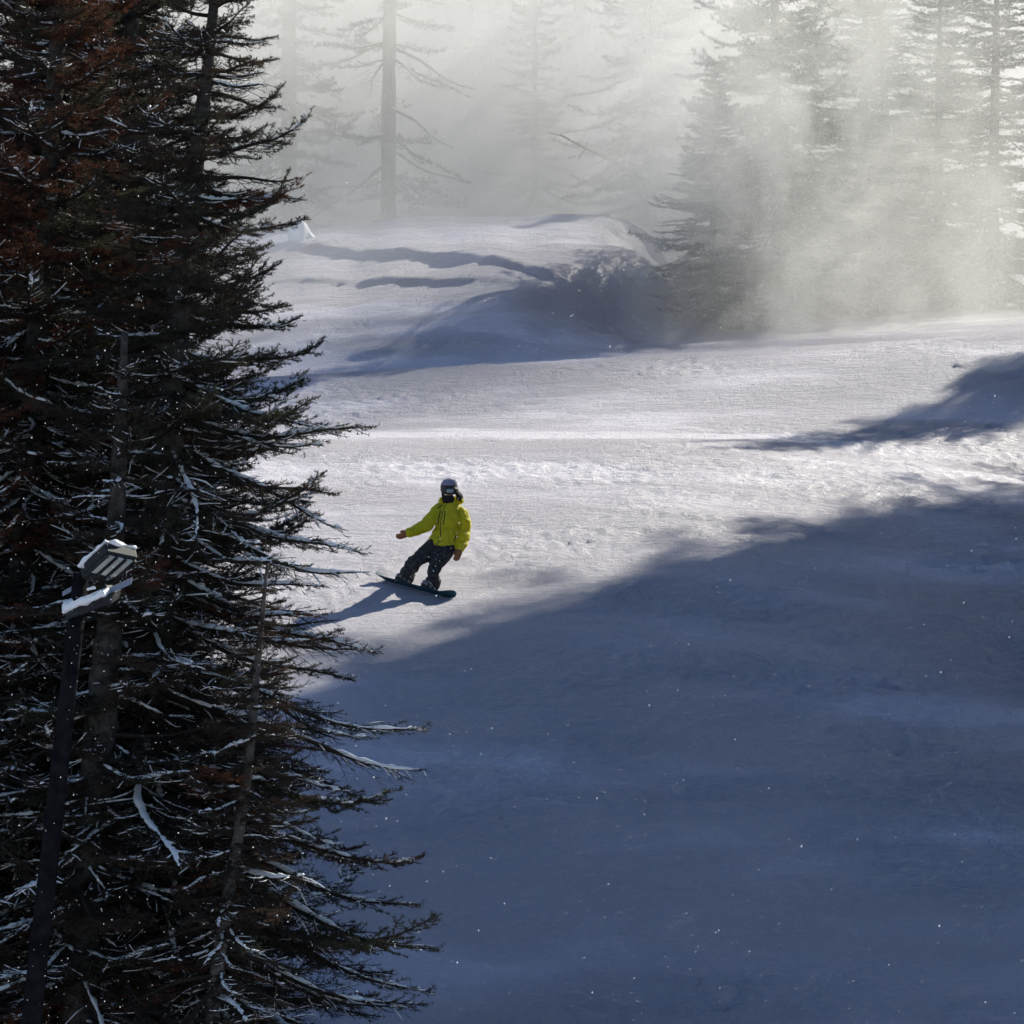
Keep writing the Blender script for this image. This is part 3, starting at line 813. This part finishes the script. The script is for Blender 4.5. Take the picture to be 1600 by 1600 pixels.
M['jacket'] = mat('acid_yellow_shell', (0.55, 0.50, 0.015), 0.62, 0.25, noise=5, col2=(0.64, 0.58, 0.025), bump=(30, .5, .01), trans=(.55, .5, .02))
M['zip'] = mat('black_zip', (0.02, 0.02, 0.022), .6, .3)
M['trousers'] = mat('black_snow_flecked_trousers', (0.013, 0.013, 0.016), 0.85, 0.2, noise=26, col2=(0.05, 0.05, 0.055), bump=(22, .8, .02))
M['glove'] = mat('tan_leather_glove', (0.17, 0.075, 0.035), 0.7, 0.25, noise=25, col2=(0.24, 0.11, 0.05))
M['helmet'] = mat('helmet_sky_reflection', (0.22, 0.21, 0.30), 0.45, 0.4)  # sky reflected in the dark shell, painted as a lighter lavender-grey
M['helmet_dark'] = mat('dark_plum_helmet_shell', (0.035, 0.03, 0.045), 0.55, 0.35)
M['lens_g'] = mat('mirrored_goggle_lens', (0.24, 0.27, 0.31), 0.25, 0.6, metallic=.1)
M['skin'] = mat('skin', (0.50, 0.25, 0.19), 0.6, 0.3)
M['gaiter'] = mat('dark_knit_gaiter', (0.022, 0.018, 0.018), 0.95, 0.1, bump=(60, .8, .01))
M['hair'] = mat('dark_brown_hair', (0.022, 0.016, 0.013), .7, .3)
M['boot'] = mat('grey_boot', (0.30, 0.30, 0.34), .7, .3, noise=18, col2=(.10, .09, .11))
M['boot_dark'] = mat('black_binding', (0.025, 0.025, 0.03), .6, .3)
M['deck'] = mat('teal_blue_board', (0.010, 0.030, 0.055), 0.75, 0.2, noise=4, col2=(0.012, 0.075, 0.10))
M['edge'] = mat('board_edge', (0.02, 0.02, 0.03), .4, .5)

# snowboard
board = link('snowboard', None, label='teal and dark blue snowboard under the rider, tilted on its heel edge', category='snowboard'); board.location = mid
S = BL * np.sin(np.linspace(-math.pi / 2, math.pi / 2, 65))
def half_w(s):
    s = abs(s) / BL; c = .82
    if s < c: return BW * (.90 + .10 * (s / c) ** 2)
    return BW * math.sqrt(max(0, 1 - ((s - c) / (1 - c)) ** 2)) + .004
def rise(s): s = abs(s) / BL; return .085 * max(0, (s - .80) / .20) ** 1.7
b = Buf(); rows = []
for s in S:
    hw = half_w(s); z = rise(s)
    for w, h in ((-1, z), (-.5, z), (0, z), (.5, z), (1, z), (1, z - .011), (.5, z - .011), (0, z - .011), (-.5, z - .011), (-1, z - .011)):
        rows.append(bp(s, w * hw, h) - mid)
k = np.arange(10); k2 = (k + 1) % 10
q = np.concatenate([np.stack([i * 10 + k, (i + 1) * 10 + k, (i + 1) * 10 + k2, i * 10 + k2], 1) for i in range(len(S) - 1)])
caps = [list(range(10))[::-1], [(len(S) - 1) * 10 + i for i in range(10)]]
t = []
for cp in caps:
    for i in range(1, 9): t.append((cp[0], cp[i], cp[i + 1]))
b.add(rows, t, q); link('deck', b.mesh('deck', [M['deck']], False), board)
FS = (-.27, .29)
for s in FS:
    b = Buf(); b.box(bp(s, 0, .018) - mid, bdir * .055, bw * .12, bn * .014); bi = link('binding', b.mesh('binding', [M['boot_dark']], False), board)
    b = Buf(); b.tube([bp(s, .13, .02) - mid, bp(s, .15, .12) - mid, bp(s, .16, .22) - mid], [.05, .055, .035], 10, flat=.25, up=tuple(bw)); link('highback', b.mesh('highback', [M['boot_dark']]), bi)
    for wv, hv in ((.02, .125), (-.09, .075)):
        arc = [bp(s + .065 * math.cos(x), wv, .02 + hv * math.sin(x)) - mid for x in np.linspace(0, math.pi, 9)]
        b = Buf(); b.tube(arc, .012, 6); link('strap', b.mesh('strap', [M['boot_dark']]), bi)

# joints
anL, anR = bp(FS[0], .03, .14), bp(FS[1], .03, .14)
j = dict(hipC=Q(735, 850, .22), chest=Q(815, 620, .26), neck=Q(815, 480, .25), head=Q(812, 358, .20),
         shL=Q(712, 548, .24), elL=Q(600, 690, .10), wrL=Q(452, 752, -.02), shR=Q(918, 575, .28), elR=Q(945, 740, .32), wrR=Q(905, 890, .18),
         hipL=Q(690, 880, .20), knL=Q(510, 1015, .06), hipR=Q(785, 890, .22), knR=Q(690, 1045, -.06))
person = None
b = Buf()
loft(b, [(Q(755, 890, .22), .14, .11, .1), (j['hipC'], .16, .12, .1), (Q(790, 730, .26), .14, .105, 0), (j['chest'], .165, .12, 0), (Q(815, 545, .26), .15, .10, 0), (Q(815, 500, .25), .08, .08, 0)])
limb(b, [Q(815, 520, .25), j['neck'], Q(814, 420, .22)], [.07, .058, .055])
b.ball(j['head'], (.075, .09, .115), 18, 12)
b.ball(Q(806, 420, .15), (.048, .05, .05))
b.ball(Q(803, 398, .085), (.014, .022, .022)); b.ball(Q(803, 418, .105), (.028, .012, .010))
for sx_ in (735, 890): b.ball(Q(sx_, 375, .22), (.012, .022, .03))
for a_, e_, w_ in (('shL', 'elL', 'wrL'), ('shR', 'elR', 'wrR')): limb(b, [j[a_], j[e_], j[w_]], [.062, .045, .032])
for h_, k_, a_ in (('hipL', 'knL', anL), ('hipR', 'knR', anR)): limb(b, [j[h_], j[k_], a_], [.09, .062, .045])
pm = remesh(b, 'person', .014, [M['skin']], 3)
person = link('person', pm, label='snowboarder in yellow jacket and black trousers leaning back on the heel edge, one arm out', category='person')
def wear(name, me, parent=None): return link(name, me, parent or person)

# jacket
b = Buf()
loft(b, [(Q(735, 872, .21), .215, .17, .22), (Q(745, 845, .21), .225, .175, .16), (Q(775, 780, .24), .21, .165, .05), (Q(798, 710, .26), .20, .16, 0), (Q(815, 640, .26), .21, .155, 0), (Q(818, 575, .26), .205, .145, 0), (Q(818, 525, .26), .16, .13, 0), (Q(822, 485, .26), .115, .115, 0), (Q(824, 462, .26), .105, .11, 0)])
limb(b, [Q(725, 560, .25), Q(690, 590, .22), j['elL'], Q(520, 730, .05), Q(455, 752, -.02)], [.110, .106, .100, .090, .074])
limb(b, [Q(905, 580, .28), Q(938, 650, .30), j['elR'], Q(930, 830, .25), Q(905, 895, .18)], [.115, .105, .098, .088, .072])
jk = remesh(b, 'jacket', .012, [M['jacket']], 4, (.034, (10, 10, 14), 3))
jacket = wear('jacket', jk)
b = Buf(); b.ball(Q(875, 470, .36), (.12, .10, .07)); b.ball(Q(770, 475, .36), (.10, .10, .06)); b.ball(Q(905, 470, .22), (.055, .06, .05)); b.ball(Q(735, 460, .2), (.025, .04, .04))
wear('hood', remesh(b, 'hood', .012, [M['jacket']], 4, (.012, (14, 14, 14), 8)), jacket)
bvh = BVHTree.FromPolygons([v.co.copy() for v in jk.vertices], [list(p.vertices) for p in jk.polygons])
def on_jacket(cpts, rad, name):
    out = []
    for (x0, y0), (x1, y1) in zip(cpts[:-1], cpts[1:]):
        for t in np.linspace(0, 1, 9, endpoint=False):
            tgt = Vector(Q(x0 + (x1 - x0) * t, y0 + (y1 - y0) * t)); h = bvh.ray_cast(Vector((0, 0, 0)), tgt.normalized())
            if h[0] is not None: out.append(np.array(h[0]) + np.array([0, -.002, 0]))
    if len(out) > 2:
        bb = Buf(); bb.tube(out, rad, 5); link(name, bb.mesh(name, [M['zip']]), jacket)
on_jacket([(775, 508), (745, 600), (730, 700), (735, 800)], .006, 'front_zip')
on_jacket([(733, 560), (716, 630), (710, 695)], .008, 'chest_zip')
on_jacket([(775, 560), (766, 630), (756, 695)], .008, 'chest_zip')
on_jacket([(710, 540), (755, 505)], .008, 'shoulder_seam')
on_jacket([(870, 775), (853, 850)], .009, 'pocket_zip')
on_jacket([(690, 872), (725, 818)], .006, 'hem_zip')

# trousers
b = Buf()
loft(b, [(Q(745, 915, .21), .15, .13, .1), (Q(740, 880, .21), .185, .15, .15), (Q(748, 840, .22), .19, .15, .1), (Q(760, 800, .23), .17, .14, .05)])
limb(b, [Q(685, 880, .20), Q(600, 940, .12), j['knL'], Q(450, 1090, .10), anL + bn * .03], [.140, .130, .110, .100, .112])
limb(b, [Q(790, 900, .21), Q(735, 970, .06), j['knR'], Q(665, 1130, -.12), anR + bn * .03], [.140, .130, .108, .100, .114])
wear('trousers', remesh(b, 'trousers', .012, [M['trousers']], 3, (.040, (9, 9, 16), 21)))

# boots
for s, an in ((FS[0], anL), (FS[1], anR)):
    b = Buf()
    limb(b, [an + bn * .06, bp(s, .03, .085)], [.068, .066]); limb(b, [bp(s, .07, .072), bp(s, -.05, .075), bp(s, -.12, .066)], [.060, .056, .046])
    bt = wear('boot', remesh(b, 'boot', .010, [M['boot']], 3))
    b = Buf(); limb(b, [bp(s, .085, .034), bp(s, -.02, .032), bp(s, -.13, .032)], [.05, .048, .042], 4)
    v, t, q = b.arrays(); 
    h = (v - mid) @ bn; v = v - np.outer(h - (.032 + (h - .032) * .32), bn)
    link('sole', mesh_arrays('sole', v, [t, q], [M['boot_dark']]), bt)

# gloves: palm, four fingers held together and a thumb
def glove(w, tip, thumb_side, name='glove'):
    w = np.asarray(w); ax_ = unit(tip - w); Ln = np.linalg.norm(tip - w)
    sd = unit(thumb_side - ax_ * np.dot(thumb_side, ax_)); nr = np.cross(ax_, sd)
    b = Buf()
    b.tube([w - ax_ * .03, w + ax_ * .03], [.055, .05], 14)
    bas = np.stack([sd, nr, ax_])
    b.ball(w + ax_ * .055, (.056, .040, .064), 14, 10, bas)
    for k, (off, ln) in enumerate([(.033, .88), (.011, 1.0), (-.011, .95), (-.031, .78)]):
        p0 = w + ax_ * .085 + sd * off; L_ = (Ln - .085) * ln
        limb(b, [p0, p0 + ax_ * L_ * .5 + nr * .008, p0 + ax_ * L_ * .82 + nr * .026, p0 + ax_ * L_ * .95 + nr * .045], [.0185, .0180, .0168, .015], 3)
    p0 = w + ax_ * .03 + sd * .035
    limb(b, [p0, p0 + ax_ * .035 + sd * .032, p0 + ax_ * .068 + sd * .034 + nr * .012], [.019, .0165, .014], 3)
    return wear(name, remesh(b, name, .006, [M['glove']], 2))
glove(j['wrL'] + unit(Q(370, 795, -.05) - j['wrL']) * .01, Q(350, 806, -.06), np.array([.2, -.3, 1.0]))
glove(Q(903, 905, .17), Q(878, 1000, .12), np.array([-1.0, -.4, .2]))

# head gear
hd = Q(812, 348, .20)
b = Buf(); b.ball(Q(810, 350, .215), (.130, .142, .132), 26, 16); v, t, q = b.arrays()
keep = lambda fc: [f for f in fc if (v[f][:, 2].mean() > hd[2] - .045) or (v[f][:, 1].mean() > hd[1] + .05 and v[f][:, 2].mean() > hd[2] - .085)]
helm = wear('helmet', mesh_arrays('helmet', v, [np.array(keep(t)).reshape(-1, 3), np.array(keep(q)).reshape(-1, 4)], [M['helmet_dark']]))
sol = helm.modifiers.new('solid', 'SOLIDIFY'); sol.thickness = .016; sol.offset = -1
b = Buf(); cc = Q(818, 338, .185); a = np.linspace(-1.05, 1.05, 13); th = np.linspace(.32, 1.25, 7); V = []
for z_ in th:
    for x_ in a: V.append(cc + np.array([.116 * math.sin(x_) * math.cos(.42 * (z_ - .3)), -.134 * math.cos(x_) * math.cos(z_ * .75), -.03 + .125 * math.sin(z_)]))
k = np.arange(12); b.add(V, None, np.concatenate([np.stack([i * 13 + k, i * 13 + k + 1, (i + 1) * 13 + k + 1, (i + 1) * 13 + k], 1) for i in range(6)]))
vp = link('sky_reflection_panel', b.mesh('sky_reflection_panel', [M['helmet']]), helm); so = vp.modifiers.new('solid', 'SOLIDIFY'); so.thickness = .02; so.offset = 0  # added panel whose pale colour stands for the sky's reflection on the helmet
def arc_band(cz, r1, r2, h, span, name, m, parent, thick=.012, n=15):
    b = Buf(); V = []
    for hz in np.linspace(-1, 1, 5):
        for x_ in np.linspace(-span, span, n):
            bul = math.sqrt(max(0, 1 - (hz * .55) ** 2))
            V.append(cz + np.array([r1 * math.sin(x_), -r2 * math.cos(x_) * bul, h * hz * (1 - .25 * (abs(x_) / span) ** 3)]))
    k = np.arange(n - 1); b.add(V, None, np.concatenate([np.stack([i * n + k, i * n + k + 1, (i + 1) * n + k + 1, (i + 1) * n + k], 1) for i in range(4)]))
    o = link(name, b.mesh(name, [m]), parent); s_ = o.modifiers.new('solid', 'SOLIDIFY'); s_.thickness = thick; s_.offset = 0
    return o
gc = Q(820, 382, .19)
gog = arc_band(gc, .116, .130, .052, 1.15, 'goggles', M['zip'], person, .02)
arc_band(gc + np.array([0, -.012, 0]), .104, .128, .043, 1.02, 'lens', M['lens_g'], gog, .008)
b = Buf(); loft(b, [(Q(800, 492, .20), .085, .10, 0), (Q(806, 462, .18), .088, .10, 0), (Q(808, 437, .165), .076, .085, 0), (Q(806, 422, .15), .055, .06, 0)])
wear('neck_gaiter', remesh(b, 'neck_gaiter', .01, [M['gaiter']], 2, (.012, (25, 25, 25), 5)))
b = Buf(); rg = np.random.default_rng(4)
for k in range(26):
    x0 = 868 + rg.uniform(-10, 22); p0 = Q(x0, 385 + rg.uniform(-10, 20), .2 + rg.uniform(-.05, .08))
    p2 = Q(x0 + rg.uniform(10, 60), 460 + rg.uniform(-20, 22), .14 + rg.uniform(-.03, .05))
    b.tube([p0, (p0 + p2) / 2 + np.array([.02, -.01, -.005]), p2], [.014, .014, .004], 6)
for k in range(12):
    x0 = 750 + rg.uniform(-6, 10); p0 = Q(x0, 385, .2); p2 = Q(x0 + rg.uniform(-8, 20), 450 + rg.uniform(-15, 20), .13)
    b.tube([p0, (p0 + p2) / 2, p2], [.012, .012, .004], 6)
wear('hair', b.mesh('hair', [M['hair']]))

# ------------------------------------------------------------------ snow in the air
rng = np.random.default_rng(77)
nf = 20000
d = 15 + 60 * rng.uniform(0, 1, nf) ** 0.8
px = rng.uniform(-60, 1660, nf); py = rng.uniform(-60, 1660, nf)
c = np.stack([(px - 800) / F * d, d, (800 - py) / F * d], 1)
r = np.minimum(rng.lognormal(math.log(.0025), .5, nf), .0052) * (0.5 + d / 55)
nb = 20000                                            # thick in the gust behind the crest
d2 = rng.uniform(80, 91, nb); px = rng.uniform(380, 1660, nb); py = rng.uniform(-40, 560, nb)
c = np.concatenate([c, np.stack([(px - 800) / F * d2, d2, (800 - py) / F * d2], 1)])
r = np.concatenate([r, np.minimum(rng.lognormal(math.log(.0068), .4, nb), .014)])
ok = c[:, 2] > ground(c[:, 0], c[:, 1]) + .05
c = c[ok]; r = r[ok]
oc = np.array([(1, 0, 0), (-1, 0, 0), (0, 1, 0), (0, -1, 0), (0, 0, 1), (0, 0, -1)], float)
of = np.array([(0, 2, 4), (2, 1, 4), (1, 3, 4), (3, 0, 4), (2, 0, 5), (1, 2, 5), (3, 1, 5), (0, 3, 5)])
jit = rng.uniform(.5, 1.3, (len(c), 6, 1))
v = c[:, None, :] + oc[None] * jit * r[:, None, None]
f = of[None] + 6 * np.arange(len(c))[:, None, None]
link('drifting_snowflakes', mesh_arrays('drifting_snowflakes', v.reshape(-1, 3), [f.reshape(-1, 3)], [M['snow']], False), kind='stuff', label='scattered snowflakes drifting through the air over the slope')

# blowing snow: a ragged cloud of fine snow behind the crest
vm = bpy.data.materials.new('blowing_snow'); vm.use_nodes = True
nt = vm.node_tree; N = nt.nodes; Lk = nt.links
N.remove(N['Principled BSDF'])
pv = N.new('ShaderNodeVolumePrincipled'); pv.inputs['Color'].default_value = (.76, .758, .77, 1); pv.inputs['Anisotropy'].default_value = .35
Lk.new(pv.outputs[0], N['Material Output'].inputs['Volume'])
geo = N.new('ShaderNodeNewGeometry')
def mth(op, a, c_=None, cl=False):
    x = N.new('ShaderNodeMath'); x.operation = op; x.use_clamp = cl
    for i, q in enumerate((a, c_)):
        if q is None: continue
        if isinstance(q, (int, float)): x.inputs[i].default_value = q
        else: Lk.new(q, x.inputs[i])
    return x.outputs[0]
def mr(val, a, b_, c_=0, d_=1):
    x = N.new('ShaderNodeMapRange'); x.interpolation_type = 'SMOOTHSTEP'
    for nm, q in (('From Min', a), ('From Max', b_), ('To Min', c_), ('To Max', d_)): x.inputs[nm].default_value = q
    Lk.new(val, x.inputs['Value']); return x.outputs[0]
sep = N.new('ShaderNodeSeparateXYZ'); Lk.new(geo.outputs['Position'], sep.inputs[0])
mp = N.new('ShaderNodeMapping'); mp.inputs['Scale'].default_value = (1, .6, .55); mp.inputs['Rotation'].default_value = (0, R(18), 0); Lk.new(geo.outputs['Position'], mp.inputs['Vector'])
nz = N.new('ShaderNodeTexNoise'); nz.inputs['Scale'].default_value = .46; nz.inputs['Detail'].default_value = 5; nz.inputs['Roughness'].default_value = .55; nz.inputs['Distortion'].default_value = 1.2
Lk.new(mp.outputs[0], nz.inputs['Vector'])
dens = mr(nz.outputs['Fac'], .41, .63, .32, 1.35)
sx_, sy_, sz_ = sep.outputs['X'], sep.outputs['Y'], sep.outputs['Z']
front = mth('MULTIPLY', mth('MULTIPLY', mr(sy_, 84.6, 88.0), mr(sy_, 95.5, 91.5)), mth('MULTIPLY', mr(sx_, 1.0, 3.8), mth('MULTIPLY', mr(sx_, 9.0, 5.5, .42, 1.0), mr(sx_, 12.6, 9.8))))
back = mth('MULTIPLY', mth('MULTIPLY', mr(sy_, 97.0, 103.0), mr(sy_, 124.0, 108.0)), mr(sx_, 9.0, 3.0, .2, 1.25))
top = mr(mth('SUBTRACT', sz_, mr(sy_, 89.0, 101.0, 0.0, 2.6)), 13.4, 9.8)
dens = mth('MULTIPLY', mth('MULTIPLY', dens, mth('MULTIPLY', mth('ADD', mth('MULTIPLY', front, 1.15), back), top)), .36)
thin = mth('MULTIPLY', mth('MULTIPLY', mr(sy_, 84.0, 86.5), mr(sy_, 124.0, 108.0)), mth('MULTIPLY', mr(sz_, 8.5, 5.5), .045))
dens = mth('ADD', dens, thin)
Lk.new(dens, pv.inputs['Density'])
b = Buf(); b.box((2, 104, 9.5), (28, 0, 0), (0, 20, 0), (0, 0, 10))
link('blowing_snow', b.mesh('blowing_snow', [vm], False), kind='stuff', label='ragged sunlit cloud of wind-blown snow drifting through the far spruces')
